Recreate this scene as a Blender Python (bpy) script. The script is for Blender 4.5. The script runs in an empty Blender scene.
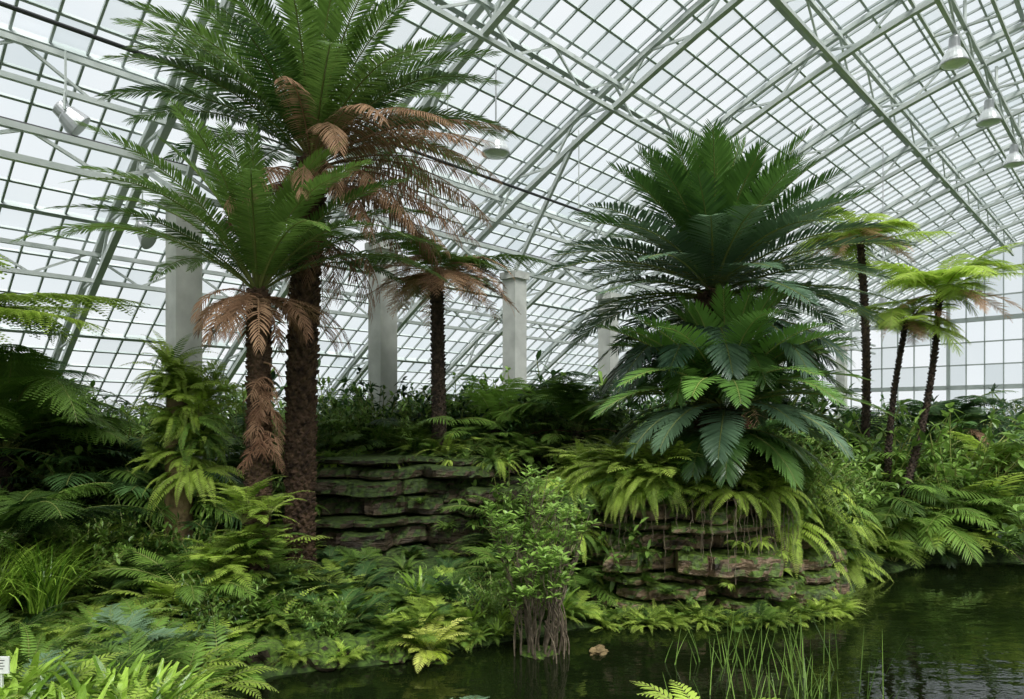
import bpy, bmesh, math, random
import numpy as np
from mathutils import Vector, noise
R=random.Random(7); NR=np.random.RandomState(11)
sc=bpy.context.scene
sc.view_settings.view_transform='Standard'
sc.view_settings.look='None'
rad=math.radians
Z=np.array([0,0,1.0])
# ------------------------------------------------------------ mesh builder
class MB:
    def __init__(s): s.v=[];s.t=[];s.f=[];s.m=[];s.n=0
    def add(s,V,F,mat=0,tint=0.5):
        V=np.asarray(V,float).reshape(-1,3); F=np.asarray(F,int)
        s.v.append(V)
        s.t.append(np.broadcast_to(np.asarray(tint,float),(len(V),)).copy())
        s.f.append(F+s.n); s.m.append(np.full(len(F),mat)); s.n+=len(V)
    def mesh(s,name,mats,smooth=False):
        me=bpy.data.meshes.new(name)
        V=np.concatenate(s.v)
        sizes=np.concatenate([np.full(len(f),f.shape[1]) for f in s.f])
        idx=np.concatenate([f.ravel() for f in s.f])
        starts=np.concatenate([[0],np.cumsum(sizes)[:-1]])
        me.vertices.add(len(V)); me.vertices.foreach_set('co',V.astype(np.float32).ravel())
        me.loops.add(len(idx)); me.loops.foreach_set('vertex_index',idx.astype(np.int32))
        me.polygons.add(len(sizes)); me.polygons.foreach_set('loop_start',starts.astype(np.int32))
        me.polygons.foreach_set('loop_total',sizes.astype(np.int32))
        for m in mats: me.materials.append(m)
        me.polygons.foreach_set('material_index',np.concatenate(s.m).astype(np.int32))
        me.polygons.foreach_set('use_smooth',np.full(len(sizes),bool(smooth)))
        a=me.attributes.new('tint','FLOAT','POINT'); a.data.foreach_set('value',np.concatenate(s.t).astype(np.float32))
        me.update(calc_edges=True); me.validate()
        return me
def obj(name,me,loc=(0,0,0),rot=(0,0,0),scale=1,parent=None):
    o=bpy.data.objects.new(name,me); sc.collection.objects.link(o)
    o.location=loc; o.rotation_euler=rot
    o.scale=(scale,)*3 if not hasattr(scale,'__len__') else scale
    if parent is not None: o.parent=parent
    return o
def empty(name,loc=(0,0,0)):
    o=bpy.data.objects.new(name,None); o.empty_display_size=.2; sc.collection.objects.link(o); o.location=loc; return o
def norm(a): return a/(np.linalg.norm(a,axis=-1,keepdims=True)+1e-9)
def bar(mb,a,b,w,h,mat=0,up=(0,0,1)):
    a=np.array(a,float);b=np.array(b,float);d=norm(b-a);up=np.array(up,float)
    s=np.cross(d,up)
    if np.linalg.norm(s)<1e-3: s=np.cross(d,np.array([1,0,0.]))
    s=norm(s);n=np.cross(s,d)
    c=[s*w/2+n*h/2,-s*w/2+n*h/2,-s*w/2-n*h/2,s*w/2-n*h/2]
    mb.add([a+k for k in c]+[b+k for k in c],[[0,1,5,4],[1,2,6,5],[2,3,7,6],[3,0,4,7],[3,2,1,0],[4,5,6,7]],mat)
def tube(mb,P,r,sides=6,mat=0,tint=.5):
    P=np.asarray(P,float);m=len(P);r=np.broadcast_to(np.asarray(r,float),(m,))
    T=norm(np.gradient(P,axis=0))
    ref=np.where(np.abs(T[:,2:3])>.9,np.array([[1,0,0.]]),np.array([[0,0,1.]]))
    if np.mean(np.abs(T[:,2]))>.6: ref=np.tile([[0,1,0.]],(m,1))
    A=norm(np.cross(T,ref));B=np.cross(T,A)
    an=np.arange(sides)*2*np.pi/sides
    V=P[:,None]+r[:,None,None]*(np.cos(an)[None,:,None]*A[:,None]+np.sin(an)[None,:,None]*B[:,None])
    i=np.arange(m-1)[:,None]*sides;j=np.arange(sides)[None];k=(j+1)%sides
    F=np.stack([i+j,i+k,i+sides+k,i+sides+j],-1).reshape(-1,4)
    mb.add(V,F,mat,tint)
# ------------------------------------------------------------ materials
def new_mat(name):
    m=bpy.data.materials.new(name);m.use_nodes=True;nt=m.node_tree;nt.nodes.clear()
    return m,nt,nt.nodes.new('ShaderNodeOutputMaterial')
def leaf_mat(name,dark,light,trans=.3,rough=.45,spec=.4,nscale=2.5,g=1.3,gd=.9):
    dark=tuple(min(.9,c*gd) for c in dark);light=tuple(min(.85,c*g) for c in light)
    m,nt,out=new_mat(name);N=nt.nodes.new;L=nt.links.new
    at=N('ShaderNodeAttribute');at.attribute_name='tint'
    oi=N('ShaderNodeObjectInfo');tc=N('ShaderNodeTexCoord')
    no=N('ShaderNodeTexNoise');no.inputs['Scale'].default_value=nscale;L(tc.outputs['Object'],no.inputs['Vector'])
    a=N('ShaderNodeMath');a.operation='MULTIPLY_ADD';a.inputs[1].default_value=.5;L(no.outputs['Fac'],a.inputs[0])
    L(at.outputs['Fac'],a.inputs[2])
    b=N('ShaderNodeMath');b.operation='MULTIPLY_ADD';b.inputs[1].default_value=.45;L(oi.outputs['Random'],b.inputs[0]);L(a.outputs[0],b.inputs[2])
    c=N('ShaderNodeMath');c.operation='SUBTRACT';c.inputs[1].default_value=.46;L(b.outputs[0],c.inputs[0])
    r=N('ShaderNodeValToRGB');e=r.color_ramp.elements
    e[0].position=.05;e[0].color=(*dark,1);e[1].position=.9;e[1].color=(*light,1)
    L(c.outputs[0],r.inputs[0])
    p=N('ShaderNodeBsdfPrincipled');p.inputs['Roughness'].default_value=rough;p.inputs['Specular IOR Level'].default_value=spec
    L(r.outputs[0],p.inputs['Base Color'])
    t=N('ShaderNodeBsdfTranslucent');L(r.outputs[0],t.inputs['Color'])
    mx=N('ShaderNodeMixShader');mx.inputs[0].default_value=trans;L(p.outputs[0],mx.inputs[1]);L(t.outputs[0],mx.inputs[2])
    L(mx.outputs[0],out.inputs[0]);return m
def surf(name,c1,c2,scale=5,rough=.8,bump=.3,moss=None,detail=8,metal=0,mossamt=.5,stretch=1):
    m,nt,out=new_mat(name);N=nt.nodes.new;L=nt.links.new
    tc=N('ShaderNodeTexCoord');mp=N('ShaderNodeMapping');mp.inputs['Scale'].default_value=(1,1,stretch);L(tc.outputs['Object'],mp.inputs[0])
    no=N('ShaderNodeTexNoise');no.inputs['Scale'].default_value=scale;no.inputs['Detail'].default_value=detail
    L(mp.outputs[0],no.inputs['Vector'])
    r=N('ShaderNodeValToRGB');e=r.color_ramp.elements;e[0].position=.32;e[0].color=(*c1,1);e[1].position=.68;e[1].color=(*c2,1);L(no.outputs['Fac'],r.inputs[0])
    p=N('ShaderNodeBsdfPrincipled');p.inputs['Roughness'].default_value=rough;p.inputs['Metallic'].default_value=metal
    col=r.outputs[0]
    if moss:
        g=N('ShaderNodeNewGeometry');s=N('ShaderNodeSeparateXYZ');L(g.outputs['Normal'],s.inputs[0])
        n2=N('ShaderNodeTexNoise');n2.inputs['Scale'].default_value=scale*.6;n2.inputs['Detail'].default_value=6;L(tc.outputs['Object'],n2.inputs['Vector'])
        a=N('ShaderNodeMath');a.operation='MULTIPLY_ADD';a.inputs[1].default_value=.45;L(s.outputs['Z'],a.inputs[0]);L(n2.outputs['Fac'],a.inputs[2])
        mr=N('ShaderNodeMapRange');mr.inputs['From Min'].default_value=1.0-mossamt;mr.inputs['From Max'].default_value=1.12-mossamt;L(a.outputs[0],mr.inputs['Value'])
        mc=N('ShaderNodeMix');mc.data_type='RGBA';L(mr.outputs[0],mc.inputs['Factor']);L(col,mc.inputs['A'])
        r2=N('ShaderNodeValToRGB');r2.color_ramp.elements[0].position=.35;r2.color_ramp.elements[1].position=.7
        r2.color_ramp.elements[0].color=(moss[0]*.3,moss[1]*.3,moss[2]*.4,1);r2.color_ramp.elements[1].color=(moss[0]*1.5,moss[1]*1.5,moss[2]*1.5,1)
        n3=N('ShaderNodeTexNoise');n3.inputs['Scale'].default_value=scale*5;n3.inputs['Detail'].default_value=8;L(tc.outputs['Object'],n3.inputs['Vector']);L(n3.outputs['Fac'],r2.inputs[0])
        L(r2.outputs[0],mc.inputs['B']);col=mc.outputs['Result']
    L(col,p.inputs['Base Color'])
    if bump:
        bn=N('ShaderNodeBump');bn.inputs['Strength'].default_value=bump;bn.inputs['Distance'].default_value=.06
        n4=N('ShaderNodeTexNoise');n4.inputs['Scale'].default_value=scale*3;n4.inputs['Detail'].default_value=8;L(mp.outputs[0],n4.inputs['Vector'])
        L(n4.outputs['Fac'],bn.inputs['Height']);L(bn.outputs[0],p.inputs['Normal'])
    L(p.outputs[0],out.inputs[0]);return m
M={}
M['cycblue']=leaf_mat('cycad_leaf_glaucous',(.035,.08,.045),(.17,.27,.15),.1,.33,.6,g=1.15)
M['cycbig']=leaf_mat('cycad_leaf_rich',(.02,.065,.014),(.15,.29,.055),.18,.33,.6,g=1.2)
M['palm']=leaf_mat('cycad_leaf_bright',(.03,.08,.014),(.22,.36,.075),.36,.38,.5,g=1.25)  # the leaf's own bright green, lightest of the cycad greens
M['dead']=leaf_mat('dead_frond',(.17,.085,.05),(.5,.31,.19),.3,.7,.1,g=1.15)
M['rachis']=leaf_mat('frond_stalk',(.1,.13,.03),(.28,.3,.09),.0,.5,.3,g=1.1)
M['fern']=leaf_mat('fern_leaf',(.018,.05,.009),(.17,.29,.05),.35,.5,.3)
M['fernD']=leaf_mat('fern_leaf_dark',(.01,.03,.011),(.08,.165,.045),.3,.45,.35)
M['fernL']=leaf_mat('fern_leaf_light',(.07,.15,.013),(.4,.52,.09),.4,.5,.3,g=1.4)
M['fernY']=leaf_mat('fern_leaf_yellow',(.45,.58,.06),(.75,.8,.2),.4,.5,.3,g=1.1)
M['fernG']=leaf_mat('fern_leaf_greyish',(.04,.09,.045),(.2,.31,.18),.3,.5,.3)
M['strap']=leaf_mat('strap_leaf',(.07,.18,.012),(.34,.5,.07),.35,.3,.5,g=1.35)
M['broad']=leaf_mat('broad_leaf',(.03,.085,.01),(.22,.35,.07),.3,.35,.5)
M['bark']=surf('cycad_bark',(.03,.016,.01),(.17,.1,.06),9,.9,.5)
M['barkD']=surf('dark_fibrous_bark',(.018,.013,.01),(.1,.065,.045),14,.95,.6)
M['twig']=surf('twig_bark',(.08,.06,.04),(.28,.22,.15),10,.85,.3)
M['wood']=surf('weathered_wood',(.1,.07,.03),(.28,.2,.09),6,.85,.3)
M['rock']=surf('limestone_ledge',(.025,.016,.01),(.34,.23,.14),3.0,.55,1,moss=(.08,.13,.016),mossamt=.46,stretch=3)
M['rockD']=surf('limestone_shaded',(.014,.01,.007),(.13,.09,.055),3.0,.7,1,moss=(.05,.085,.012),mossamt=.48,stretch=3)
M['mossrock']=surf('mossy_rock',(.02,.015,.01),(.12,.09,.05),4,.9,.9,moss=(.08,.14,.014),mossamt=.55)
M['soil']=surf('soil',(.008,.007,.004),(.03,.03,.012),3,.95,.6,moss=(.04,.075,.01),mossamt=.4)
M['conc']=surf('column_concrete',(.46,.46,.43),(.62,.62,.58),2.5,.8,.15)
M['steel']=surf('painted_steel',(.33,.37,.36),(.43,.47,.46),1.5,.5,.0)
M['steelL']=surf('truss_paint',(.44,.48,.46),(.56,.59,.57),1.5,.5,.0)
M['dark']=surf('dark_pipe',(.02,.02,.022),(.04,.04,.045),2,.5,0)
M['alu']=surf('lamp_housing',(.42,.43,.44),(.58,.58,.6),4,.35,0,metal=.5)
M['stonewall']=surf('low_wall_stone',(.08,.08,.065),(.15,.15,.12),3,.9,.3)
M['white']=surf('label_white',(.75,.75,.73),(.8,.8,.78),3,.6,0)
M['black']=surf('label_ink',(.02,.02,.02),(.03,.03,.03),3,.6,0)
def glassmat(name,f,col,tcol):
    m,nt,out=new_mat(name);N=nt.nodes.new;L=nt.links.new
    t=N('ShaderNodeBsdfTransparent');t.inputs[0].default_value=(*tcol,1)
    d=N('ShaderNodeBsdfTranslucent');d.inputs[0].default_value=(*col,1)
    g=N('ShaderNodeBsdfGlossy');g.inputs['Roughness'].default_value=.1
    mx=N('ShaderNodeMixShader');mx.inputs[0].default_value=f;L(t.outputs[0],mx.inputs[1]);L(d.outputs[0],mx.inputs[2])
    m2=N('ShaderNodeMixShader');m2.inputs[0].default_value=.04;L(mx.outputs[0],m2.inputs[1]);L(g.outputs[0],m2.inputs[2])
    L(m2.outputs[0],out.inputs[0]);return m
GL=[glassmat('glass_clear',.01,(.9,.9,.9),(.92,.94,.95)),glassmat('glass_frosted',.04,(.9,.92,.92),(.84,.87,.88)),glassmat('glass_weathered',.06,(.8,.84,.84),(.72,.76,.77))]
def lampglass():
    m,nt,out=new_mat('lamp_diffuser');p=nt.nodes.new('ShaderNodeBsdfPrincipled')
    p.inputs['Base Color'].default_value=(.85,.87,.88,1);p.inputs['Roughness'].default_value=.25;p.inputs['Transmission Weight'].default_value=.3
    nt.links.new(p.outputs[0],out.inputs[0]);return m
M['lampglass']=lampglass()
def watermat():
    m,nt,out=new_mat('pond_water');N=nt.nodes.new;L=nt.links.new
    p=N('ShaderNodeBsdfPrincipled');p.inputs['Base Color'].default_value=(.006,.01,.003,1);p.inputs['Roughness'].default_value=.015;p.inputs['IOR'].default_value=1.5
    tc=N('ShaderNodeTexCoord');n=N('ShaderNodeTexNoise');n.inputs['Scale'].default_value=2.4;n.inputs['Detail'].default_value=3
    mp=N('ShaderNodeMapping');mp.inputs['Scale'].default_value=(1,2.0,1);L(tc.outputs['Object'],mp.inputs[0]);L(mp.outputs[0],n.inputs['Vector'])
    b=N('ShaderNodeBump');b.inputs['Strength'].default_value=.14;b.inputs['Distance'].default_value=.05;L(n.outputs['Fac'],b.inputs['Height']);L(b.outputs[0],p.inputs['Normal'])
    L(p.outputs[0],out.inputs[0]);return m
M['water']=watermat()
# ------------------------------------------------------------ plant generators
def rach(base,az,L,e0,e1,k=1.2,side=0,m=22):
    t=np.linspace(0,1,m);e=e0+(e1-e0)*t**k;a=az+side*t
    T=np.stack([np.cos(e)*np.cos(a),np.cos(e)*np.sin(a),np.sin(e)],1)
    st=T*(L/(m-1));P=np.array(base)+np.concatenate([[[0,0,0]],np.cumsum((st[1:]+st[:-1])/2,axis=0)])
    return t,P,T,a
PROF={'cyc':lambda x:np.clip(np.sin(np.pi*(.12+.83*x)),0,1)**.55,
 'sword':lambda x:np.clip(1.15-x**2.2*1.1,0.06,1)*np.clip(.5+x*4,0,1),
 'tri':lambda x:np.clip(1.05*(1-x)**.85,.04,1),
 'lance':lambda x:np.clip(np.sin(np.pi*(.15+.84*x)),.03,1)}
def frond(mb,base,az,L,e0,e1,n=30,ll=.3,lw=.03,pet=.12,prof='cyc',phi=(75,30),vf=15,dr=.1,side=0,mat=0,rmat=1,tint=.5,rw=.012,k=1.2,tw=12,jit=.06,broken=0):
    t,P,T,a=rach(base,az,L,e0,e1,k,side)
    tube(mb,P,rw*(1-.8*t),4,rmat,tint)
    x=(np.arange(n)+.5)/n;tt=pet+(1-pet)*x
    ip=lambda A:np.stack([np.interp(tt,t,A[:,c]) for c in range(3)],1)
    B=ip(P);Tt=norm(ip(T));aa=np.interp(tt,t,a)
    S=np.stack([-np.sin(aa),np.cos(aa),0*aa],1)
    Nn=np.cross(S,Tt)*-1
    ln0=ll*PROF[prof](x)
    for s in (-1,1):
        ln=ln0*(1+NR.uniform(-jit,jit,n))
        if broken: ln=ln*(NR.rand(n)>broken)+.02
        ph=np.radians(phi[0]+(phi[1]-phi[0])*x**1.3+NR.uniform(-4,4,n))[:,None]
        dl=np.radians(vf+NR.uniform(-5,5,n))[:,None]
        D=np.cos(ph)*Tt+s*np.sin(ph)*(np.cos(dl)*S)+np.sin(ph)*np.sin(dl)*Nn
        D=norm(D);W=norm(Tt-np.sum(Tt*D,1,keepdims=True)*D)
        tr=np.radians(NR.uniform(-tw,tw,n))[:,None];W=W*np.cos(tr)+np.cross(D,W)*np.sin(tr)
        l=ln[:,None];w=lw*np.clip(ln0/ll,.35,1)[:,None]
        V=np.stack([B-W*w*.22,B+W*w*.22,B+D*l*.42+W*w*.5-Z*dr*l*.15,B+D*l*.42-W*w*.5-Z*dr*l*.15,
          B+D*l*.78+W*w*.33-Z*dr*l*.55,B+D*l*.78-W*w*.33-Z*dr*l*.55,B+D*l*1.0-Z*dr*l],1)
        i=np.arange(n)[:,None]*7
        ti=np.repeat(tint+NR.uniform(-.1,.1,n),7)
        Vf=V.reshape(-1,3)
        Q=np.concatenate([i+np.array([[0,1,2,3]]),i+np.array([[3,2,4,5]])])
        o=mb.n;mb.add(Vf,Q,mat,ti)
        Tr=i+np.array([[5,4,6]])
        mb.f.append(Tr+o);mb.m.append(np.full(n,mat))
def frond2(mb,base,az,L,e0,e1,n=16,n2=10,ll=.3,lw=.3,pet=.2,prof='lance',phi=(70,40),vf=5,dr=.15,side=0,mat=0,rmat=1,tint=.5,rw=.008,k=1.2):
    t,P,T,a=rach(base,az,L,e0,e1,k,side,14)
    tube(mb,P,rw*(1-.8*t),3,rmat,tint)
    x=(np.arange(n)+.5)/n;tt=pet+(1-pet)*x
    ip=lambda A:np.stack([np.interp(tt,t,A[:,c]) for c in range(3)],1)
    B=ip(P);Tt=norm(ip(T));aa=np.interp(tt,t,a)
    S=np.stack([-np.sin(aa),np.cos(aa),0*aa],1);Nn=-np.cross(S,Tt)
    pr=PROF[prof](x)
    y=(np.arange(n2)+.5)/n2
    for s in (-1,1):
        ln=ll*pr*(1+NR.uniform(-.12,.12,n))
        ph=np.radians(phi[0]+(phi[1]-phi[0])*x+NR.uniform(-7,7,n))[:,None];dl=np.radians(vf+NR.uniform(-10,10,n))[:,None]
        D=norm(np.cos(ph)*Tt+s*np.sin(ph)*(np.cos(dl)*S)+np.sin(ph)*np.sin(dl)*Nn)
        W=norm(Tt-np.sum(Tt*D,1,keepdims=True)*D)
        C=B[:,None]+D[:,None]*(ln[:,None]*y[None])[...,None]-Z*(dr*ln[:,None]*y[None]**2)[...,None]
        l2=(ln[:,None]*lw*np.clip(1.1-y[None]**1.5,.15,1))[...,None]
        ww=(ln[:,None]/n2*.5+0*y[None])[...,None]
        for q in (-1,1):
            d=norm(q*W*.9+D*.45)[:,None];w=np.cross(np.cross(D,W),norm(q*W*.9+D*.45))[:,None]
            V=np.stack([C+0*l2*d,C+d*l2*.5+w*ww,C+d*l2-Z*l2*.15,C+d*l2*.5-w*ww],2).reshape(-1,3)
            F=np.arange(len(V)).reshape(-1,4)
            ti=np.repeat(np.repeat(tint+NR.uniform(-.1,.1,n),n2),4)
            mb.add(V,F,mat,ti)
def leaves(mb,pos,dirs,L,W,mat=0,tint=.5,droop=.15,fold=.15):
    pos=np.asarray(pos,float);D=norm(np.asarray(dirs,float));n=len(pos)
    S=norm(np.cross(D,np.tile(Z,(n,1)))+1e-4);S=norm(S+NR.uniform(-.3,.3,(n,3)));S=norm(S-np.sum(S*D,1,keepdims=True)*D);U=np.cross(S,D)
    l=np.broadcast_to(L,(n,))[:,None];w=np.broadcast_to(W,(n,))[:,None]
    V=np.stack([pos,pos+D*l*.35+S*w*.5+U*w*fold,pos+D*l*.35,pos+D*l*.35-S*w*.5+U*w*fold,
      pos+D*l*.7+S*w*.42+U*w*fold-Z*l*droop*.4,pos+D*l*.7-Z*l*droop*.4,pos+D*l*.7-S*w*.42+U*w*fold-Z*l*droop*.4,pos+D*l-Z*l*droop],1).reshape(-1,3)
    i=np.arange(n)[:,None]*8;ti=np.repeat(np.broadcast_to(tint,(n,))+NR.uniform(-.15,.15,n),8)
    o=mb.n;mb.add(V,np.concatenate([i+[[2,1,4,5]],i+[[3,2,5,6]]]),mat,ti)
    T=np.concatenate([i+[[0,1,2]],i+[[0,2,3]],i+[[5,4,7]],i+[[6,5,7]]]);mb.f.append(T+o);mb.m.append(np.full(len(T),mat))
def trunk(mb,P,r0,r1,mat=0,scale=.06,rows=60,per=16,out=.05):
    P=np.asarray(P,float);m=len(P)
    rr=np.linspace(r0,r1,m);tube(mb,P,rr*.9,20,mat)
    t=np.linspace(0,1,m);n=rows*per;i=np.arange(n);ti=(i+.5)/n
    an=i*2.39996+NR.uniform(-.1,.1,n)
    C=np.stack([np.interp(ti,t,P[:,c]) for c in range(3)],1);r=np.interp(ti,t,rr)[:,None]*.88
    O=np.stack([np.cos(an),np.sin(an),0*an],1);S=np.stack([-np.sin(an),np.cos(an),0*an],1)
    o=out*NR.uniform(.6,1.3,n)[:,None];s=scale
    b=C+O*r
    V=np.stack([b-S*s*.55,b+S*s*.55,b-Z*s*.6,b+O*o-S*s*.22+Z*s*.5,b+O*o+S*s*.22+Z*s*.5,b+Z*s*.55,b+O*o*.9-Z*s*.05],1).reshape(-1,3)
    k=i[:,None]*7;q=mb.n
    mb.add(V,np.concatenate([k+[[0,6,3,5]],k+[[6,1,5,4]]])[:, :],mat)
    T=np.concatenate([k+[[0,2,6]],k+[[2,1,6]],k+[[6,4,3]],k+[[3,4,5]]]);mb.f.append(T+q);mb.m.append(np.full(len(T),mat))
def line(a,b,n=20,bow=(0,0,0)):
    t=np.linspace(0,1,n)[:,None];return np.array(a)*(1-t)+np.array(b)*t+np.array(bow)*np.sin(np.pi*t)
# ------------------------------------------------------------ site layout (house axis u, cross axis v)
ca,sa=math.cos(rad(43)),math.sin(rad(43))
def UV(u,v,z): return np.array([sa*u-ca*v, ca*u+sa*v, z])
EV=20.5
half=[(EV,2.6),(18,4.3),(15,6.3),(12,8.0),(9,9.5),(6,10.8),(3,11.7),(-1,12.3)]
prof=half+[(-2-v,z) for v,z in half[-2::-1]]
pf=np.array(prof)
seg=np.concatenate([[0],np.cumsum(np.linalg.norm(np.diff(pf,axis=0),axis=1))])
def prof_at(s):
    w=np.array([-1.2,-.6,0,.6,1.2]);q=np.clip(s+w,0,seg[-1]);
    if s<1.2 or s>seg[-1]-1.2: q=np.array([s])
    return np.array([np.interp(q,seg,pf[:,0]).mean(),np.interp(q,seg,pf[:,1]).mean()])
S_T=seg[-1];U0,U1=-14.0,40.4
NP=84;sp=np.linspace(0,S_T,NP+1);pp=np.array([prof_at(s) for s in sp])
def pnorm(i):
    a=pp[max(i-1,0)];b=pp[min(i+1,NP)];d=(b-a)/np.linalg.norm(b-a);n=np.array([d[1],-d[0]])
    return n if n[1]<0 else -n
us=np.linspace(U0,U1,114)
mb=MB()
for i in range(NP+1):
    thick=(i%6==0)
    a=UV(U0,*pp[i]);b=UV(U1,*pp[i]);n=pnorm(i);bar(mb,a,b,.045 if not thick else .09,.05 if not thick else .12,0,up=UV(0,*n))
for u in us:
    for i in range(0,NP,2):
        n=pnorm(i);bar(mb,UV(u,*pp[i]),UV(u,*pp[i+2]),.036,.05,0,up=UV(0,*n))
for j in range(len(us)-1):
    for i in range(NP):
        mi=1+R.choice([0,0,1,1,2]);u,w=us[j],us[j+1]
        mb.add([UV(u,*pp[i]),UV(w,*pp[i]),UV(w,*pp[i+1]),UV(u,*pp[i+1])],[[0,1,2,3]],mi)
obj('ceiling',mb.mesh('ceiling',[M['steel']]+GL))
def arch(u):
    mb=MB();st=np.linspace(0,S_T,49);o=[];inn=[]
    for k,s in enumerate(st):
        p=prof_at(s);a=prof_at(max(s-.5,0));b=prof_at(min(s+.5,S_T));d=(b-a)/np.linalg.norm(b-a);n=np.array([d[1],-d[0]]);n=n if n[1]<0 else -n
        o.append(UV(u,*(p+n*.12)));inn.append(UV(u,*(p+n*.6)))
    for k in range(48):
        up=UV(1,0,0)
        bar(mb,o[k],o[k+1],.1,.12,0,up=up);bar(mb,inn[k],inn[k+1],.1,.12,0,up=up)
        bar(mb,o[k] if k%2 else inn[k],inn[k+1] if k%2 else o[k+1],.045,.045,0,up=up)
    return mb
BU=[4.5+3.8*k for k in range(-4,10)]
for u in BU: obj('roof_arch_truss',arch(u).mesh('roof_arch_truss',[M['steelL']]))
UA,UB=U0+.3,U1-.3
def ltruss(v,z,h,dv=0,w=.07,step=.9):
    mb=MB();A=lambda u,k:UV(u,v+dv*k,z+h*k)
    bar(mb,A(UA,0),A(UB,0),w,w);bar(mb,A(UA,1),A(UB,1),w,w)
    u=UA;k=0
    while u<UB-step: bar(mb,A(u,k),A(u+step,1-k),w*.5,w*.5);u+=step;k=1-k
    return mb
for v in (15.4,11.8,8.4,5.2,1.6,-2.5,-7):
    z=np.interp(v,pf[::-1,0],pf[::-1,1])
    obj('roof_purlin_truss',ltruss(v,z-.7,.5,-.1 if v>0 else .1,.08,.95).mesh('roof_purlin_truss',[M['steelL']]))
obj('column_girder',ltruss(11.2,6.1,.42,0,.09,.95).mesh('column_girder',[M['steelL']]))
mb=ltruss(3.1,10.45,.5,0,.08,.95)
for du in np.arange(U0+1,U1,3.8):
    bar(mb,UV(du,3.1,10.95),UV(du,3.1,11.5),.05,.05)
    bar(mb,UV(du,2.5,10.95),UV(du,3.7,10.95),.05,.05)
bar(mb,UV(UA,2.5,10.95),UV(UB,2.5,10.95),.06,.06);bar(mb,UV(UA,3.7,10.95),UV(UB,3.7,10.95),.06,.06)
obj('service_walkway_girder',mb.mesh('service_walkway_girder',[M['steelL']]))
mb=MB()
for v,z,r,mi in ((9.3,7.15,.028,0),(11.45,6.66,.03,0)):
    tube(mb,line(UV(UA,v,z),UV(UB,v,z),40),r,8,mi)
for u in BU:
    bar(mb,UV(u,9.3,7.15),UV(u,9.3,8.9),.02,.02,1)
    bar(mb,UV(u,11.45,6.5),UV(u,11.45,6.66),.025,.025,1)
obj('sprinkler_pipes',mb.mesh('sprinkler_pipes',[M['dark'],M['steelL']]))
# ------------------------------------------------------------ ground
POND=np.array([(-1.5,3),(-2.5,6.2),(-2.45,7.1),(-1.3,7.45),(-.4,8.0),(.9,8.75),(2.0,8.75),(3.4,8.8),(4.6,9.5),(5.6,11.3),(7.5,12.6),(15,13.5),(15,7),(5.4,6),(4.5,4.6),(4.4,3)])
def sdist(x,y):
    best=1e9;inside=False;n=len(POND)
    for i in range(n):
        ax,ay=POND[i];bx,by=POND[(i+1)%n];dx,dy=bx-ax,by-ay
        t=max(0,min(1,((x-ax)*dx+(y-ay)*dy)/(dx*dx+dy*dy)))
        best=min(best,math.hypot(x-ax-t*dx,y-ay-t*dy))
        if (ay>y)!=(by>y) and x<(bx-ax)*(y-ay)/(by-ay)+ax: inside=not inside
    return -best if inside else best
def plateau(x,y,cx,cy,rx,ry,h):
    d=math.hypot((x-cx)/rx,(y-cy)/ry);return h*max(0,min(1,(1.12-d)/.25))
def ground(x,y):
    d=sdist(x,y)
    if d<0: return max(-.7,d*1.2)
    dd=d if not(.8<x<5 and 8<y<12) else d*.25
    h=.12*(1-math.exp(-dd/.25))+.13*min(dd,6)
    h+=.07*noise.noise((x*.9,y*.9,0))*min(1,d*2)
    h=max(h,plateau(x,y,-1.75,13.2,1.8,1.2,1.75),plateau(x,y,2.55,10.7,1.25,1.05,1.55))
    return h
gx=np.arange(-36,40,.5);fx=np.arange(-9,13,.2)
xs=np.unique(np.concatenate([gx[(gx<-9)|(gx>13)],fx]));ys=np.unique(np.concatenate([np.arange(-24,2,.8),np.arange(2,17,.2),np.arange(17,50,.8)]))
mb=MB();V=[(x,y,ground(x,y)) for y in ys for x in xs];nx=len(xs)
F=[(j*nx+i,j*nx+i+1,(j+1)*nx+i+1,(j+1)*nx+i) for j in range(len(ys)-1) for i in range(nx-1)]
mb.add(V,F);obj('floor',mb.mesh('floor',[M['soil']],True))
mb=MB();mb.add([(-3.2,2.6,0),(15.6,2.6,0),(15.6,14,0),(-3.2,14,0)],[[0,1,2,3]]);obj('pond_water',mb.mesh('pond_water',[M['water']]))
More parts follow.
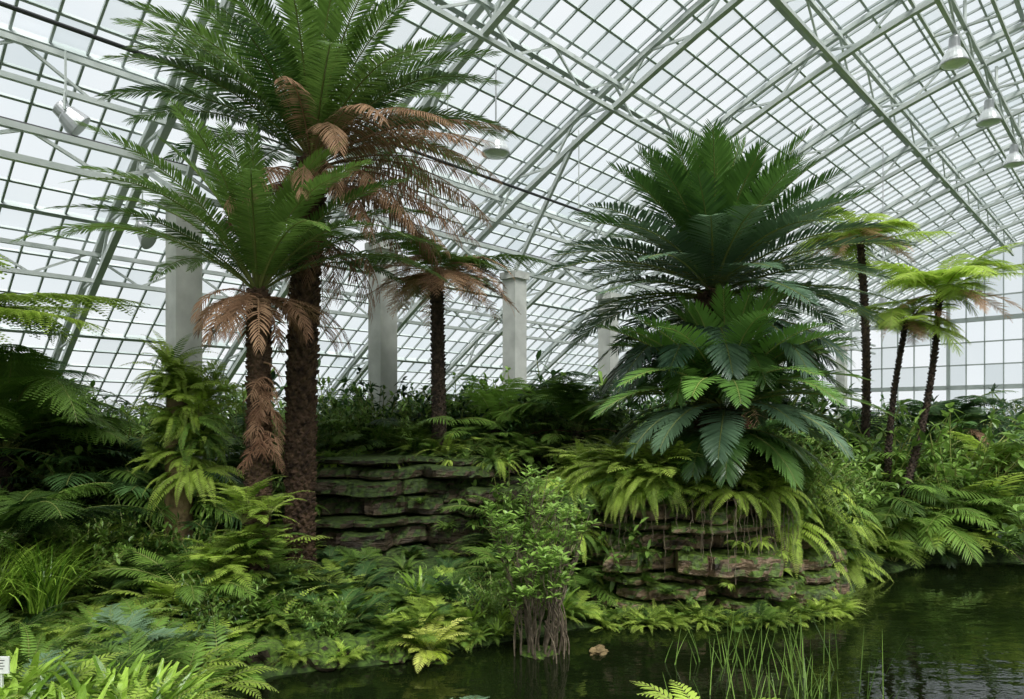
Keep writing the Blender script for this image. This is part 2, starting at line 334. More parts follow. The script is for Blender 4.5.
# ------------------------------------------------------------ walls
def wallseg(name,p0,p1,z0,z1,th=.3):
    mb=MB();bar(mb,(p0[0],p0[1],(z0+z1)/2),(p1[0],p1[1],(z0+z1)/2),th,z1-z0,0)
    return obj(name,mb.mesh(name,[M['stonewall']]))
a=UV(U0,EV+.1,0);b=UV(U1,EV+.1,0);wallseg('wall_left',a,b,-.3,2.6)
a=UV(U0,-EV-2.1,0);b=UV(U1,-EV-2.1,0);wallseg('wall_right',a,b,-.3,2.6)
def endwall(name,u):
    mb=MB();vs=np.arange(-EV-2,EV+.1,.76)
    top=lambda v:np.interp(v,pf[::-1,0],pf[::-1,1])
    for k,v in enumerate(vs):
        w=.16 if k%5==0 else .05
        bar(mb,UV(u,v,-.2),UV(u,v,top(v)),w,.1,0,up=UV(1,0,0))
        if k<len(vs)-1:
            z=.9
            while z<min(top(v),top(vs[k+1])):
                z2=min(z+1.1,min(top(v),top(vs[k+1])))
                mb.add([UV(u,v,z),UV(u,vs[k+1],z),UV(u,vs[k+1],z2),UV(u,v,z2)],[[0,1,2,3]],1+R.choice([0,1,2]))
                z+=1.1
    for z in np.arange(.9,12.2,1.1):
        vv=[v for v in np.linspace(-EV-2,EV,300) if top(v)>z]
        th=.22 if abs(z-4.2)<.2 or abs(z-7.5)<.2 else .06
        if vv: bar(mb,UV(u,vv[0],z),UV(u,vv[-1],z),.1,th)
    bar(mb,UV(u,-EV-2,.3),UV(u,EV,.3),.3,1.2,4)
    return obj(name,mb.mesh(name,[M['steel']]+GL+[M['stonewall']]))
endwall('wall_far',U1);endwall('wall_near',U0)
mb=MB();mb.add([(-120,-120,-.8),(160,-120,-.8),(160,160,-.8),(-120,160,-.8)],[[0,1,2,3]]);obj('exterior_lawn',mb.mesh('exterior_lawn',[M['soil']]))
for k in range(-3,9):
    u=4.5+3.8*k;mb=MB();p=UV(u,11.2,0);g=ground(p[0],p[1])-.2
    c=UV(u,11.2,0)
    bar(mb,(c[0],c[1],g),(c[0],c[1],6.0),.4,.4,0,up=UV(1,0,0))
    bar(mb,(c[0],c[1],5.9),(c[0],c[1],6.06),.5,.5,0,up=UV(1,0,0))
    bar(mb,(c[0],c[1],g),(c[0],c[1],g+.5),.5,.5,0,up=UV(1,0,0))
    bar(mb,UV(u,11.2,6.1),UV(u,13.0,7.0),.08,.08,1);bar(mb,UV(u,11.2,6.1),UV(u,9.4,8.7),.08,.08,1)
    obj('support_column',mb.mesh('support_column',[M['conc'],M['steelL']]))
def lampmesh():
    mb=MB()
    def lathe(pts,mi,n=20):
        an=np.arange(n)*2*np.pi/n;V=[(r*math.cos(a),r*math.sin(a),z) for r,z in pts for a in an]
        F=[(i*n+j,i*n+(j+1)%n,(i+1)*n+(j+1)%n,(i+1)*n+j) for i in range(len(pts)-1) for j in range(n)];mb.add(V,F,mi)
    lathe([(.0,.34),(.09,.34),(.1,.3),(.11,.12),(.13,.08),(.0,.08)],0)
    lathe([(.1,.1),(.14,.08),(.2,-.02),(.25,-.14),(.26,-.2),(.255,-.2),(.19,-.03),(.1,.06)],1)
    lathe([(.255,-.2),(.2,-.235),(.1,-.26),(.0,-.265)],1)
    lathe([(.262,-.18),(.27,-.2),(.262,-.22),(.255,-.2)],0)
    return mb
def lamp(x,y,z,ztop,name='pendant_lamp',s=1):
    mb=lampmesh();tube(mb,line((0,0,.34),(0,0,(ztop-z)/s),4),.015,6,0)
    obj(name,mb.mesh(name,[M['alu'],M['lampglass']],False),(x,y,z),(0,0,0),s)
for u in (12.6,16.4,20.2,24.0,27.8,31.6):
    p=UV(u,3.1,10.0);lamp(p[0],p[1],9.98,10.42)
lamp(-.3,13,7.75,9.2);lamp(10.6,20,5.75,10.4)
def flood(x,y,z,ztop,yaw,s=1):
    e=empty('floodlight',(x,y,z));mb=MB();c_,s_=math.cos(yaw),math.sin(yaw)
    d=norm(np.array([c_*.7,s_*.7,-.6]))
    P=np.array([d*q for q in (0,.02,.14,.16,.3,.4,.42)]);tube(mb,P,[.09,.12,.13,.15,.19,.21,.21],18,0)
    tube(mb,[P[-1],P[-1]+d*.01,P[-1]+d*.02],[.205,.15,.001],18,1)
    tube(mb,[P[0]-d*.02,P[0]-d*.01,P[0]],[.001,.05,.09],18,0)
    obj('housing',mb.mesh('floodlight_housing',[M['alu'],M['lampglass']]),parent=e)
    mb=MB();q=d*.15;side=np.array([-s_,c_,0])*.17
    tube(mb,line(q+[0,0,.24],(q[0],q[1],ztop-z),3),.02,6)
    bar(mb,q+side,q+side+[0,0,.24],.03,.03);bar(mb,q-side,q-side+[0,0,.24],.03,.03);bar(mb,q+side+[0,0,.24],q-side+[0,0,.24],.03,.03)
    obj('bracket',mb.mesh('floodlight_bracket',[M['steelL']]),parent=e);e.scale=(s,s,1)
flood(-6.5,10,7.1,7.9,.5,.9);flood(-6.4,12,5.95,6.9,-.3,.7)
# ------------------------------------------------------------ rocks
def ledge(name,cx,cy,rx,ry,z0,z1,layers,mat,seed):
    mb=MB();n=260;rings=[]
    hs=np.array([R.uniform(.5,1.6) for _ in range(layers)]);zs=z0+(z1-z0)*np.concatenate([[0],np.cumsum(hs)/hs.sum()])
    for k in range(layers):
        za,zb=zs[k],zs[k+1];gap=.03
        joint=R.random()*10;fr=R.uniform(1.5,4)
        off=1+R.uniform(-.08,.08)-.012*k
        for zz,sh in ((za+gap*.2,-.25),(za+gap,.0),(za+gap+.02,.03),(za*.6+zb*.4,.03),((za*.3+zb*.7),.02),(zb-gap-.01,.01),(zb-gap*.4,-.03),(zb,-.25)):
            rg=[]
            for i in range(n):
                a=i*2*math.pi/n;c,s=math.cos(a),math.sin(a)
                q=a*fr+joint;fl=math.floor(q);fq=q-fl
                blk=noise.noise((fl*3.7,k*5.1+seed,0))*.3
                crk=-.06*math.exp(-((min(fq,1-fq))/.03)**2)
                r=off+blk+crk+sh*.75+.15*noise.noise((c*2.2,s*2.2,seed+k*.35))+.06*noise.noise((c*7,s*7,zz*6+seed))+.035*noise.noise((c*22,s*22,zz*22+seed))
                rg.append((cx+rx*r*c,cy+ry*r*s,zz+.07*noise.noise((c*3,s*3,k*.6+seed))+.02*noise.noise((fl*2.1,k,seed))))
            rings.append(rg)
    V=[p for r in rings for p in r];F=[(i*n+j,i*n+(j+1)%n,(i+1)*n+(j+1)%n,(i+1)*n+j) for i in range(len(rings)-1) for j in range(n)]
    mb.add(V,F);top=rings[-1];mb.add(top+[(cx,cy,z1+.05)],[(i,(i+1)%n,n) for i in range(n)])
    return obj(name,mb.mesh(name,[mat]))
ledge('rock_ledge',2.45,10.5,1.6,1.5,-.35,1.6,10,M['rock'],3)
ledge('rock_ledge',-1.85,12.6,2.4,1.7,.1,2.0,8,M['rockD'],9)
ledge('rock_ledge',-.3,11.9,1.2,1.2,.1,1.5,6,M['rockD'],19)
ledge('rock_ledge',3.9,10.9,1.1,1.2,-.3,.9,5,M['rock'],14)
def boulder(name,x,y,z,sx,sy,sz,mat,seed):
    bm=bmesh.new();bmesh.ops.create_icosphere(bm,subdivisions=4,radius=1)
    for v in bm.verts:
        d=1+.5*noise.noise(v.co*1.3+Vector((seed,0,0)))+.25*noise.noise(v.co*3+Vector((seed,3,0)))+.1*noise.noise(v.co*8+Vector((seed,3,0)))
        v.co*=d;v.co=Vector((v.co.x*sx,v.co.y*sy,max(v.co.z,-.7)*sz))
    me=bpy.data.meshes.new(name);bm.to_mesh(me);bm.free();me.materials.append(mat)
    return obj(name,me,(x,y,z),(0,0,R.random()*6))
for k,(x,y,sx,sz) in enumerate([(-3.0,7.5,.35,.2),(-2.6,7.45,.4,.2),(-2.1,7.5,.35,.18),(-1.7,7.65,.35,.2),(-1.3,7.75,.3,.16),(-2.2,8.0,.5,.3),(-.6,8.2,.3,.16),(-2.9,6.9,.3,.18),(-2.9,8.3,.5,.3)]):
    boulder('mossy_boulder',x,y,.06,sx,sx*.7,sz,M['mossrock'],k*3.1)
boulder('river_stone',.98,7.85,.0,.14,.1,.06,M['wood'],50)
boulder('river_stone',.3,7.85,-.03,.25,.2,.08,M['mossrock'],51)
boulder('river_stone',-.88,7.6,-.02,.22,.18,.1,M['mossrock'],55)
boulder('river_stone',1.35,4.85,.0,.3,.3,.2,M['mossrock'],52)
boulder('river_stone',-.4,5.1,.0,.35,.3,.2,M['mossrock'],53)
mb=MB()
for k in range(60):
    a=rad(R.uniform(205,335));x=2.45+1.68*math.cos(a);y=10.5+1.6*math.sin(a);z=1.6;L=R.uniform(.3,1.1);pts=[]
    for j in range(8): pts.append((x+R.uniform(-.02,.02)+.05*math.cos(a)*j/8,y+R.uniform(-.02,.02)-.05,z-L*j/7))
    tube(mb,pts,.004,3)
obj('hanging_roots',mb.mesh('hanging_roots',[M['twig']]))
# ------------------------------------------------------------ cycads
def ring(mb,c,cnt,L,e0,e1,mat,az0=0,azspan=2*math.pi,jL=.1,je=.1,side=.15,tint=.5,**kw):
    for i in range(cnt):
        az=az0+azspan*(i+R.uniform(-.35,.35))/cnt
        frond(mb,c,az,L*(1+R.uniform(-jL,jL)),e0+R.uniform(-je,je),e1+R.uniform(-je*1.5,je*1.5),side=R.uniform(-side,side),mat=mat,tint=tint+R.uniform(-.2,.2),**kw)
dk=dict(mat=3,rmat=3)
mb=MB();base=(-3.2,8.6,ground(-3.2,8.6)-.1);c=(-3.12,8.6,4.15)
trunk(mb,line(base,(-3.12,8.6,4.2),24,(.05,0,0)),.15,.12,2,.065,50,13,.045)
kw=dict(n=84,ll=.24,lw=.026,rw=.014,prof='cyc',dr=.12)
C=np.array(c)
ring(mb,C,9,2.0,rad(80),rad(35),0,tint=.7,vf=22,**kw)
ring(mb,C,14,2.45,rad(62),rad(-5),0,tint=.55,vf=14,**kw)
ring(mb,C,14,2.6,rad(44),rad(-28),0,tint=.42,vf=5,**kw)
for k in range(28): frond(mb,C-[0,0,.08],R.uniform(0,6.28),R.uniform(.6,1.4),rad(R.uniform(-5,25)),rad(-75),n=34,ll=.16,lw=.02,tint=R.uniform(.2,.9),dr=.4,broken=.2,**dk)
for k in range(26):
    z=R.uniform(2.2,3.3);frond(mb,(-3.02,8.5,z),R.uniform(-2.2,.8),R.uniform(.2,.5),rad(R.uniform(0,50)),rad(-85),n=12,ll=.12,lw=.016,tint=R.uniform(.2,.9),dr=.5,k=.6,broken=.3,**dk)
obj('cycad_tree',mb.mesh('cycad_tree',[M['palm'],M['rachis'],M['bark'],M['dead']]))
mb=MB();base=(-3.0,9.9,ground(-3.0,9.9)-.1);C=np.array((-2.8,9.8,6.2))
trunk(mb,line(base,C+[0,0,.05],30,(-.05,0,0)),.19,.18,2,.085,56,16,.06)
kw=dict(n=94,ll=.33,lw=.031,rw=.018,prof='cyc',dr=.15)
ring(mb,C,12,2.8,rad(82),rad(40),0,tint=.62,vf=22,**kw)
ring(mb,C,18,3.1,rad(60),rad(-2),0,tint=.5,vf=14,**kw)
ring(mb,C,16,3.1,rad(38),rad(-25),0,tint=.4,vf=5,**kw)
ring(mb,C-[0,0,.1],13,2.9,rad(24),rad(-38),az0=-1.4,azspan=2.4,tint=.7,n=76,ll=.25,lw=.021,rw=.014,dr=.4,vf=-10,broken=.15,je=.2,**dk)
ring(mb,C-[0,0,.3],16,2.4,rad(8),rad(-60),az0=-1.8,azspan=3.2,tint=.6,n=60,ll=.22,lw=.02,rw=.013,dr=.5,vf=-25,broken=.25,je=.2,**dk)
ring(mb,C-[0,0,.3],8,1.7,rad(0),rad(-80),az0=1.6,azspan=3,tint=.4,n=40,ll=.2,lw=.02,rw=.013,dr=.5,vf=-25,broken=.2,je=.2,**dk)
ring(mb,C-[0,0,1.],14,1.5,rad(-10),rad(-85),tint=.5,n=36,ll=.18,lw=.018,rw=.013,dr=.5,vf=-25,broken=.3,je=.2,**dk)
obj('cycad_tree',mb.mesh('cycad_tree',[M['palm'],M['rachis'],M['bark'],M['dead']]))
mb=MB();C=np.array((2.95,10.25,4.5))
trunk(mb,line((2.95,10.3,1.4),C,24),.24,.22,2,.1,34,15,.07)
kw=dict(n=50,ll=.4,lw=.044,rw=.02,prof='cyc',tw=6,jit=.04)
ring(mb,C,16,2.1,rad(86),rad(64),0,tint=.7,vf=30,dr=.03,**kw)
ring(mb,C,20,2.25,rad(68),rad(34),0,tint=.58,vf=24,dr=.05,**kw)
ring(mb,C,14,2.35,rad(50),rad(10),0,tint=.45,vf=18,dr=.06,**kw)
ring(mb,C,20,2.55,rad(32),rad(-16),3,tint=.65,vf=14,dr=.1,je=.12,**kw)
ring(mb,C-[0,0,.1],18,2.5,rad(14),rad(-34),3,tint=.5,vf=8,dr=.15,je=.15,**kw)
ring(mb,C-[0,0,.4],14,2.1,rad(-2),rad(-55),3,tint=.3,vf=5,dr=.2,**kw)
ring(mb,C-[0,0,.9],14,1.9,rad(10),rad(-55),0,tint=.3,vf=5,dr=.2,**kw)
ring(mb,C,8,.7,rad(80),rad(20),3,tint=.9,vf=30,n=20,ll=.2,lw=.03,rw=.012)
obj('cycad_palm',mb.mesh('cycad_palm',[M['cycbig'],M['rachis'],M['bark'],M['cycblue']]))
mb=MB();C=np.array((2.92,9.6,2.75))
trunk(mb,line((2.9,9.75,1.4),C,12),.2,.19,2,.09,14,16,.06)
kw=dict(n=44,ll=.34,lw=.042,rw=.017,prof='cyc',tw=6,jit=.04)
ring(mb,C,14,1.65,rad(80),rad(42),0,tint=.9,vf=26,dr=.05,**kw)
ring(mb,C,18,2.0,rad(55),rad(5),0,tint=.8,vf=20,dr=.08,**kw)
ring(mb,C,18,2.05,rad(30),rad(-28),0,tint=.6,vf=12,dr=.12,je=.15,**kw)
ring(mb,C,14,1.75,rad(10),rad(-50),3,tint=.45,vf=8,dr=.15,je=.15,**kw)
ring(mb,C-[0,0,.3],14,1.35,rad(5),rad(-65),0,tint=.35,vf=5,dr=.2,je=.15,**kw)
obj('cycad_palm',mb.mesh('cycad_palm',[M['cycbig'],M['rachis'],M['bark'],M['cycblue']]))
# ------------------------------------------------------------ tree ferns
def treefern(name,base,C,r,nf,L,mat,dead=0,tint=.5,e0=50,e1=-30,bow=(0,0,0),ll=.34,az0=0,span=2*math.pi,rb=None,n=20,rag=1.0):
    mb=MB();C=np.array(C)
    trunk(mb,line(base,C,20,bow),(rb or r),r*.85,2,.05,40,10,.03)
    for i in range(nf):
        az=az0+span*(i+R.uniform(-.5,.5)*rag)/nf
        frond2(mb,C-[0,0,R.uniform(0,.15*rag)],az,L*R.uniform(.85-.3*rag,1.15),rad(e0+R.uniform(-25,25)*rag),rad(e1+R.uniform(-25,30)*rag),n=n,n2=12,ll=ll*L/1.3*R.uniform(.8,1.1),lw=.22,tint=tint+R.uniform(-.3,.35),mat=0,rw=.012,side=R.uniform(-.5,.5)*rag,vf=-5,dr=.25)
    for i in range(dead):
        az=R.uniform(0,6.28)
        frond2(mb,C-[0,0,.05],az,L*R.uniform(.6,.95),rad(R.uniform(-5,35)),rad(-60+R.uniform(-20,15)),n=18,n2=9,ll=ll*.8,lw=.16,tint=R.uniform(.2,.9),mat=3,rmat=3,rw=.012)
    return obj(name,mb.mesh(name,[mat,M['rachis'],M['barkD'],M['dead']]))
treefern('tree_fern',(-1.25,12.1,1.8),(-1.29,12,5.15),.13,10,1.9,M['fern'],36,e0=38,e1=-30,tint=.6)
treefern('tree_fern',(7.5,15,1.),(7.45,15,6.55),.09,22,1.75,M['fernL'],14,e0=38,e1=-45,ll=.34,rag=1.5,bow=(.12,0,0))
treefern('tree_fern',(6.9,12.9,.3),(7.95,13,5.0),.045,24,1.75,M['fernL'],6,e0=35,e1=-40,bow=(.2,0,0),rb=.07,ll=.34,rag=1.5)
treefern('tree_fern',(7.05,13.1,.3),(7.5,13.3,4.5),.04,18,1.5,M['fernL'],5,e0=30,e1=-50,bow=(-.15,0,0),rb=.06,ll=.34,rag=1.5)
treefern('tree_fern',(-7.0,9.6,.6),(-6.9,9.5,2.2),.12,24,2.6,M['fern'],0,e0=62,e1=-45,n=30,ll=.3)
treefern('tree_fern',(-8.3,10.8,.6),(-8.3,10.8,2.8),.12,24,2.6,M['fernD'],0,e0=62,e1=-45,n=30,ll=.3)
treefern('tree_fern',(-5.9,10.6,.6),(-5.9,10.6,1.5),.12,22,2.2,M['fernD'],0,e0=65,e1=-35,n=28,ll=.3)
treefern('tree_fern',(-7.1,8.2,.6),(-7.1,8.2,3.9),.1,18,2.4,M['fernL'],0,e0=32,e1=-25,n=26)
treefern('tree_fern',(-5.6,7.6,.4),(-5.6,7.6,1.2),.1,18,1.7,M['fern'],0,e0=60,e1=-25,n=24)
treefern('tree_fern',(.3,13.9,1.),(.3,13.9,2.7),.12,20,1.9,M['fernD'],2,e0=62,e1=-35)
treefern('tree_fern',(1.2,12.6,.8),(1.2,12.6,2.4),.12,20,1.7,M['fern'],2,e0=62,e1=-35)
treefern('tree_fern',(-.3,12.9,1.8),(-.3,12.9,2.4),.1,20,1.6,M['fern'],2,e0=65,e1=-35)
treefern('tree_fern',(10.3,16.5,.6),(10.3,16.5,2.4),.1,20,1.9,M['fernD'],3,e0=60,e1=-40)
treefern('tree_fern',(9.8,14.0,.5),(9.8,14.0,1.6),.1,18,1.5,M['fernL'],3,e0=55,e1=-30)
treefern('tree_fern',(5.2,15.4,.8),(5.2,15.4,3.0),.1,22,1.9,M['fernD'],3,e0=60,e1=-40)
# ------------------------------------------------------------ ground fern templates
def tmpl(kind,mat,seed):
    mb=MB()
    if kind=='lacy':
        for i in range(15):
            u=R.random();frond2(mb,(0,0,0),i*2.4+R.uniform(-.3,.3),R.uniform(.65,.95),rad(78-45*u),rad(-5-35*u),n=17,n2=9,ll=.22,lw=.22,tint=R.uniform(.1,.85),rw=.005,side=R.uniform(-.3,.3),prof='tri' if seed%2 else 'lance')
    if kind=='sword':
        for i in range(26):
            u=R.random();frond(mb,(0,0,0),i*2.4+R.uniform(-.3,.3),R.uniform(.6,.95),rad(80-50*u),rad(-5-45*u),n=26,ll=.08,lw=.026,prof='sword',phi=(85,60),vf=0,dr=.1,tint=R.uniform(.1,.9),rw=.004,side=R.uniform(-.3,.3),pet=.08)
    if kind=='casc':
        for i in range(24):
            u=R.random();frond(mb,(0,0,0),R.uniform(0,6.28),R.uniform(.5,1.15),rad(60-40*u),rad(-80),n=34,ll=.1,lw=.026,prof='sword',phi=(85,60),vf=-10,dr=.25,tint=R.uniform(.1,.95),rw=.004,side=R.uniform(-.4,.4),pet=.08,k=.8)
    if kind=='fish':
        for i in range(14):
            u=R.random();frond(mb,(0,0,0),i*2.4+R.uniform(-.3,.3),R.uniform(.55,.95),rad(80-50*u),rad(0-45*u),n=17,ll=.15,lw=.034,prof='lance',phi=(72,35),vf=5,dr=.2,tint=R.uniform(.1,.9),rw=.006,side=R.uniform(-.3,.3),pet=.2)
    if kind=='palm':
        for i in range(16):
            u=R.random();frond(mb,(0,0,0),i*2.4+R.uniform(-.3,.3),R.uniform(.75,1.15),rad(86-40*u),rad(5-45*u),n=38,ll=.19,lw=.014,prof='cyc',phi=(70,30),vf=5,dr=.3,tint=R.uniform(.1,.9),rw=.007,side=R.uniform(-.3,.3),pet=.25)
    if kind=='nest':
        n=18
        for i in range(n):
            az=i*2.4;L=R.uniform(.45,.75);t,P,T,a=rach((0,0,0),az,L,rad(R.uniform(50,85)),rad(R.uniform(0,40)),1.2,R.uniform(-.2,.2),10)
            S=np.stack([-np.sin(a),np.cos(a),0*a],1);w=(.035*np.sin(np.pi*(.1+.88*t))**.6+.002)[:,None]*R.uniform(.8,1.2)
            wob=(np.sin(t*22+i)*.008)[:,None]*Z
            V=np.concatenate([P+S*w+Z*w*.4+wob,P,P-S*w+Z*w*.4-wob]);k=np.arange(9)[:,None]
            mb.add(V,np.concatenate([k+[[0,10,11,1]],k+[[10,20,21,11]]]),0,R.uniform(.2,.8))
    if kind=='grass':
        for i in range(110):
            az=R.uniform(0,6.28);L=R.uniform(.5,1.0);t,P,T,a=rach((R.gauss(0,.05),R.gauss(0,.05),0),az,L,rad(R.uniform(60,88)),rad(R.uniform(-50,30)),1.5,R.uniform(-.3,.3),8)
            S=np.stack([-np.sin(a),np.cos(a),0*a],1);w=(.007*(1-t)**.5+.001)[:,None]
            V=np.concatenate([P+S*w,P-S*w]);k=np.arange(7)[:,None];mb.add(V,k+[[0,8,9,1]],0,R.uniform(.1,.8))
    if kind=='shrub':
        for i in range(44):
            az=R.uniform(0,6.28);t,P,T,a=rach((0,0,0),az,R.uniform(.5,1),rad(R.uniform(35,88)),rad(R.uniform(10,70)),1,R.uniform(-.4,.4),8)
            tube(mb,P,.004,3,1);pos=[];d=[]
            for q in range(26):
                j=R.randint(2,7);pos.append(P[j]);d.append(norm(T[j]*.5+NR.uniform(-1,1,3)))
            leaves(mb,pos,d,NR.uniform(.05,.11,26),NR.uniform(.022,.04,26),0,R.uniform(.1,.85))
    return mb.mesh(kind+'_plant',[mat,M['rachis']])
T={}
for kd,mk in [('lacy','fern'),('lacy','fernD'),('lacy','fernL'),('lacy','fernG'),('sword','fern'),('sword','fernL'),('sword','fernD'),('casc','fernL'),('casc','fern'),('fish','fern'),('fish','fernD'),('fish','fernL'),('fish','fernY'),('nest','strap'),('grass','strap'),('grass','fern'),('shrub','broad'),('shrub','fernD'),('palm','fern'),('palm','fernD'),('palm','fernL')]:
    T[kd+mk]=[tmpl(kd,M[mk],s) for s in range(2)]
def bed(name,items,n,fx,sc0,sc1,tilt=.2,zoff=0):
    e=empty(name);c=0;k=0
    while c<n and k<n*30:
        k+=1;p=fx()
        if p is None: continue
        x,y=p[0],p[1]
        if -ca*x+sa*y>16.2: continue
        z=p[2] if len(p)>2 else ground(x,y)
        key=R.choice(items);s=R.uniform(sc0,sc1)
        obj('plant_%d'%c,R.choice(T[key]),(x,y,z-.03+zoff),(R.uniform(-tilt,tilt),R.uniform(-tilt,tilt),R.uniform(0,6.28)),s,e);c+=1
    return e
def rect(x0,x1,y0,y1,dmin=.1):
    def f():
        x,y=R.uniform(x0,x1),R.uniform(y0,y1);return (x,y) if sdist(x,y)>dmin else None
    return f
bed('fern_bed',['lacyfern','lacyfernL','swordfern','swordfernL','lacyfernG','fishfernL','fishfern'],72,rect(-5.5,-2.3,5.2,7.4,.25),.5,.95)
bed('fern_bed',['neststrap','neststrap','swordfernL'],30,rect(-4.0,-2.0,4.5,5.5,.15),.7,1.05)
bed('grass_clump',['grassstrap'],7,lambda:(R.uniform(-5.3,-4.5),R.uniform(6.3,7.3),.75),.8,1.2)
bed('fern_bed',['lacyfern','lacyfernD','fishfern','lacyfernL','swordfernL','shrubbroad','palmfern','fishfernL'],120,rect(-7.5,-3.2,7.4,10.4,.3),.7,1.4)
bed('fern_bed',['lacyfern','lacyfernD','fishfern','lacyfernL','swordfernL'],26,rect(-3.2,-2.0,7.8,9.0,.3),.6,.95)
bed('fern_bed',['lacyfern','lacyfernD','swordfern','fishfern','neststrap','shrubbroad','lacyfernL'],80,rect(-3.2,.8,7.7,9.4,.1),.35,.8)
bed('fern_bed',['lacyfern','lacyfernD','swordfern','fishfernL'],34,rect(-3.2,.8,9.4,11.0,.1),.3,.6)
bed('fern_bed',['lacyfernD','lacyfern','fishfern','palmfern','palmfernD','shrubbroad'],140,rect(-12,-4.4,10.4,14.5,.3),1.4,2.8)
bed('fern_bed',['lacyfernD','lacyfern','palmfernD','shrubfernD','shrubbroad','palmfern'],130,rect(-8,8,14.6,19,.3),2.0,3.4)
bed('fern_bed',['lacyfern','swordfern','lacyfernL','fishfern','swordfernL','shrubbroad','palmfern'],60,lambda:(R.uniform(-3.9,.6),R.uniform(11.8,13),1.95),.6,1.2)
bed('fern_bed',['lacyfern','shrubfernD','shrubbroad','palmfern','lacyfernD'],45,lambda:(R.uniform(-3.9,1.6),R.uniform(12.8,14.3),1.7),1.2,2.1)
bed('fern_bed',['cascfern','swordfern','cascfernL'],16,lambda:(R.uniform(-3.9,.4),R.uniform(11.3,11.7),1.95),.3,.55)
bed('fern_bed',['swordfern','lacyfernD','cascfern'],10,lambda:(R.uniform(-3.9,-.2),R.uniform(10.8,11.0),R.uniform(.7,1.5)),.2,.4)
bed('fern_bed',['lacyfernD','lacyfern','shrubbroad','palmfern','swordfernL'],45,rect(-.2,1.4,9.8,12.8,.3),.9,1.9)
def rim(a0,a1,rr=1.0,z0=1.5,z1=1.65):
    def f():
        a=rad(R.uniform(a0,a1));return (2.5+1.6*rr*math.cos(a),10.5+1.5*rr*math.sin(a),R.uniform(z0,z1))
    return f
bed('boston_fern_bed',['cascfernL','swordfernL','fishfernL','cascfern'],40,rim(175,365,.9,1.6,1.8),.45,1.0)
bed('boston_fern_bed',['swordfernL','fishfernL','lacyfernL','cascfernL'],26,rim(180,260,.92,1.65,1.95),.7,1.15)
bed('boston_fern_bed',['swordfernL','swordfern','fishfernL','lacyfernL'],46,rim(150,390,.6,1.6,1.85),.7,1.4)
bed('moss_fern_bed',['swordfern','cascfern','lacyfern','cascfernL'],44,rim(195,345,1.02,.2,1.3),.12,.34,.5)
bed('hanging_fern_bed',['cascfern','lacyfern','cascfernL','shrubbroad'],56,lambda:(lambda x:(x,9.9+(x-3.9)*1.1+R.uniform(0,.6),R.uniform(.5,1.8)-(x-3.9)*.25))(R.uniform(3.8,5.5)),.7,1.3)
bed('hanging_fern_bed',['swordfernL','cascfern','cascfernL'],16,lambda:(R.uniform(.6,1.0),R.uniform(9.5,10.1),R.uniform(1.0,1.8)),.6,.9)
bed('moss_fern_bed',['swordfern','swordfernL','lacyfern','lacyfernL'],110,lambda:(lambda x:(x,8.78+max(0,x-3.4)*.6+R.uniform(0,.3),.02))(R.uniform(1.0,4.7)),.15,.5,.3)
bed('moss_fern_bed',['swordfern','lacyfern','lacyfernL','neststrap','swordfernL'],90,lambda:(lambda x:(x,7.3+max(0,x+1.8)*.5+R.uniform(0,.55),.1))(R.uniform(-3.0,.1)),.15,.42,.3)
bed('fern_bed',['lacyfernD','lacyfern','fishfern','shrubbroad','lacyfernL','palmfern'],120,rect(4.8,13,11.5,16.5,.2),1.0,2.1)
bed('fern_bed',['shrubbroad','lacyfern','palmfern','fishfernL','lacyfernL'],30,rect(6.4,9.6,13.2,14.6,.2),1.8,2.9)
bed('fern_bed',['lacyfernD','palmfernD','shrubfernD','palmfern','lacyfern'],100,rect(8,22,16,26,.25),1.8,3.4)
bed('grass_clump',['grassfern'],8,rect(6.5,10,12.8,13.6,.1),.8,1.1)
mb=MB();P=line((-4.5,9.45,.5),(-4.52,9.5,3.2),12);tube(mb,P,np.linspace(.19,.15,12),14,0);mb.add([P[-1]+[.15*math.cos(a),.15*math.sin(a),0] for a in np.arange(14)*2*math.pi/14],[list(range(14))],0)
obj('tree_stump',mb.mesh('tree_stump',[M['wood']],True))
bed('staghorn_fern_bed',['cascfernL','fishfernL','cascfern','swordfernL','lacyfernL'],26,lambda:(-4.5+R.uniform(-.25,.35),9.4+R.uniform(-.15,.15),R.uniform(1.8,3.3)),.5,.9,.4)
bed('bright_fern',['fishfernL','lacyfernL'],9,lambda:(-3.1+R.uniform(-.3,.35),8.15,R.uniform(.7,1.7)),.55,.8)
obj('golden_fern',T['fishfernY'][0],(-.88,7.55,.08),(0,0,1),.7)
obj('golden_fern',T['fishfernY'][1],(-.95,7.6,.06),(.1,0,2),.6)
obj('water_fern',T['fishfernL'][0],(1.35,4.85,.25),(.1,0,2.2),.95)
obj('water_fern',T['lacyfernG'][0],(-.4,5.1,.15),(.0,0,2.),.75)
mb=MB()
for i in range(100):
    x,y=R.gauss(2.6,.5),R.uniform(6.0,7.6);L=R.uniform(.25,.75);az=R.uniform(0,6.28)
    t,P,TT,a=rach((x,y,-.1),az,L,rad(R.uniform(72,90)),rad(R.uniform(50,88)),1,0,6)
    S=np.array([1,0,0.]);w=(.005*(1-t)**.6+.0008)[:,None];Vv=np.concatenate([P+S*w,P-S*w]);k=np.arange(5)[:,None];mb.add(Vv,k+[[0,6,7,1]],0,R.uniform(.2,.9))
obj('water_reeds',mb.mesh('water_reeds',[M['broad']]))
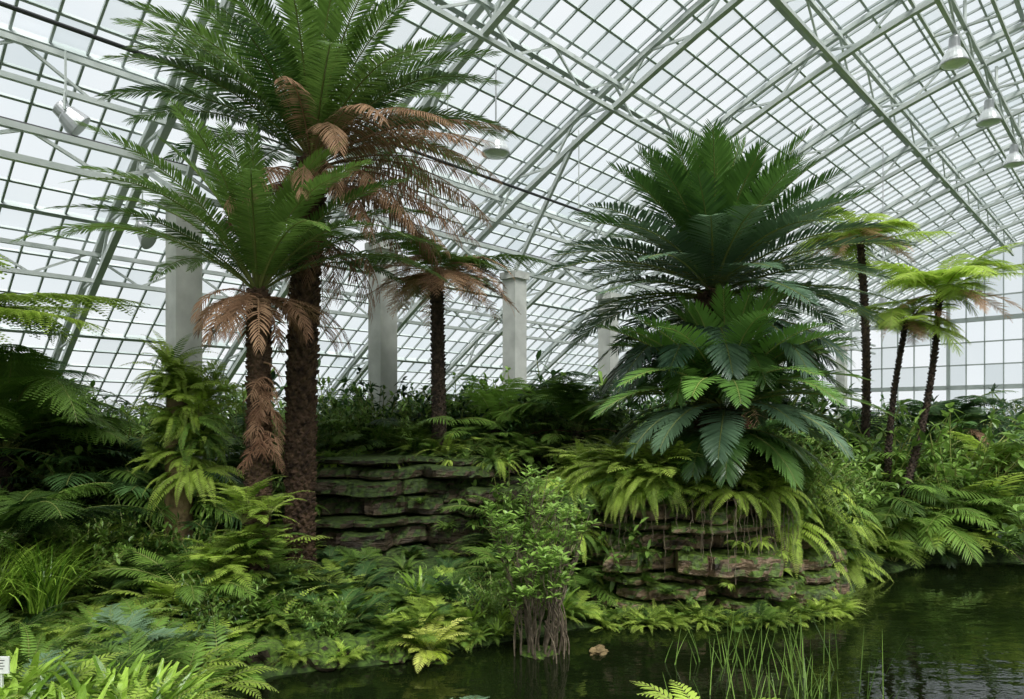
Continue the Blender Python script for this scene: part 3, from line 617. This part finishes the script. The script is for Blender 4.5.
def bush(base,H,W,stems,leafL,leafW,per,lean=(0,0,0),spread=.5):
    mb=MB();b=np.array(base);lean=np.array(lean)
    def grow(p,d,L,r,depth):
        n=7;pts=[p]
        for i in range(n):
            d=norm(d+NR.uniform(-.2,.2,3)+np.array([0,0,.08]));pts.append(pts[-1]+d*L/n)
        tube(mb,pts,np.linspace(r,r*.6,n+1),5,1)
        if depth==0:
            k=per;pos=[pts[-1-min(i//4,3)] for i in range(k)]
            dd=[norm(np.array([math.cos(i*2.4),math.sin(i*2.4),R.uniform(-.1,.8)])+d*.3) for i in range(k)]
            leaves(mb,pos,dd,NR.uniform(.75,1.15,k)*leafL,NR.uniform(.8,1.1,k)*leafW,0,R.uniform(.35,1.0));return
        for c in range(R.choice([1,2,3])):
            nd=norm(d+NR.uniform(-spread,spread,3)*np.array([1,1,.6])+np.array([0,0,.1]));grow(pts[R.randint(3,n)],nd,L*R.uniform(.6,.8),r*.6,depth-1)
        grow(pts[-1],d,L*.6,r*.6,depth-1)
    for s in range(stems):
        a=R.uniform(0,6.28);p=b+[.22*W*math.cos(a)*R.random(),.18*W*math.sin(a)*R.random(),-.05]
        d=norm(np.array([math.cos(a)*.5*W/H,math.sin(a)*.5*W/H,1.])+lean);grow(p,d,H*.42*R.uniform(.45,1.1),.016,3)
    return mb
mb=bush((.32,7.8,0),2.15,1.1,14,.11,.044,6,spread=.55)
for k in range(24):
    a=R.uniform(0,6.28);r=R.uniform(.1,.38);h=R.uniform(.3,.9)
    tube(mb,line((.32+.08*math.cos(a),7.8+.08*math.sin(a),h),(.32+r*math.cos(a),7.8+r*math.sin(a),-.1),8,(.1*math.cos(a),.1*math.sin(a),.05)),.007,4,1)
obj('mangrove_bush',mb.mesh('mangrove_bush',[M['broad'],M['twig']]))
mb=bush((4.55,5.3,.1),2.5,1.5,15,.12,.05,12,lean=(-.3,0,0),spread=.55)
obj('broadleaf_bush',mb.mesh('broadleaf_bush',[M['broad'],M['twig']]))
e=empty('plant_label',(-3.65,5.0,.85))
mb=MB();bar(mb,(-.06,0,0),(.06,0,0),.012,.12);bar(mb,(0,.01,-.6),(0,.01,-.05),.02,.01)
for k in range(4): bar(mb,(-.045,-.0068,.035-.02*k),(.03-.01*(k%2),-.0068,.035-.02*k),.002,.005,1)
obj('plate',mb.mesh('plant_label',[M['white'],M['black']]),parent=e)
# ------------------------------------------------------------ light & camera
w=bpy.data.worlds.new('World');sc.world=w;w.use_nodes=True;nt=w.node_tree;nt.nodes.clear()
o=nt.nodes.new('ShaderNodeOutputWorld');b=nt.nodes.new('ShaderNodeBackground');tc=nt.nodes.new('ShaderNodeTexCoord')
n=nt.nodes.new('ShaderNodeTexNoise');n.inputs['Scale'].default_value=2.5;n.inputs['Detail'].default_value=5;nt.links.new(tc.outputs['Generated'],n.inputs['Vector'])
r=nt.nodes.new('ShaderNodeValToRGB');r.color_ramp.elements[0].position=.3;r.color_ramp.elements[0].color=(.78,.85,.89,1);r.color_ramp.elements[1].position=.7;r.color_ramp.elements[1].color=(1,1,1,1)
nt.links.new(n.outputs['Fac'],r.inputs[0]);nt.links.new(r.outputs[0],b.inputs[0]);b.inputs[1].default_value=1.08;nt.links.new(b.outputs[0],o.inputs[0])
sl=bpy.data.lights.new('sun','SUN');sl.energy=7.5;sl.angle=rad(30);sl.color=(1,.985,.95);so=bpy.data.objects.new('sun',sl);sc.collection.objects.link(so);so.rotation_euler=(rad(34),rad(12),0);so.location=(0,0,30)
cd=bpy.data.cameras.new('camera');co=bpy.data.objects.new('camera',cd);sc.collection.objects.link(co);co.location=(0,0,2.6);co.rotation_euler=(rad(90),0,0)
cd.sensor_width=36;cd.lens=36*700/1024;cd.shift_y=70.5/1024;cd.clip_end=300;cd.clip_start=.1
sc.camera=co
print('OBJ',len(bpy.data.objects))
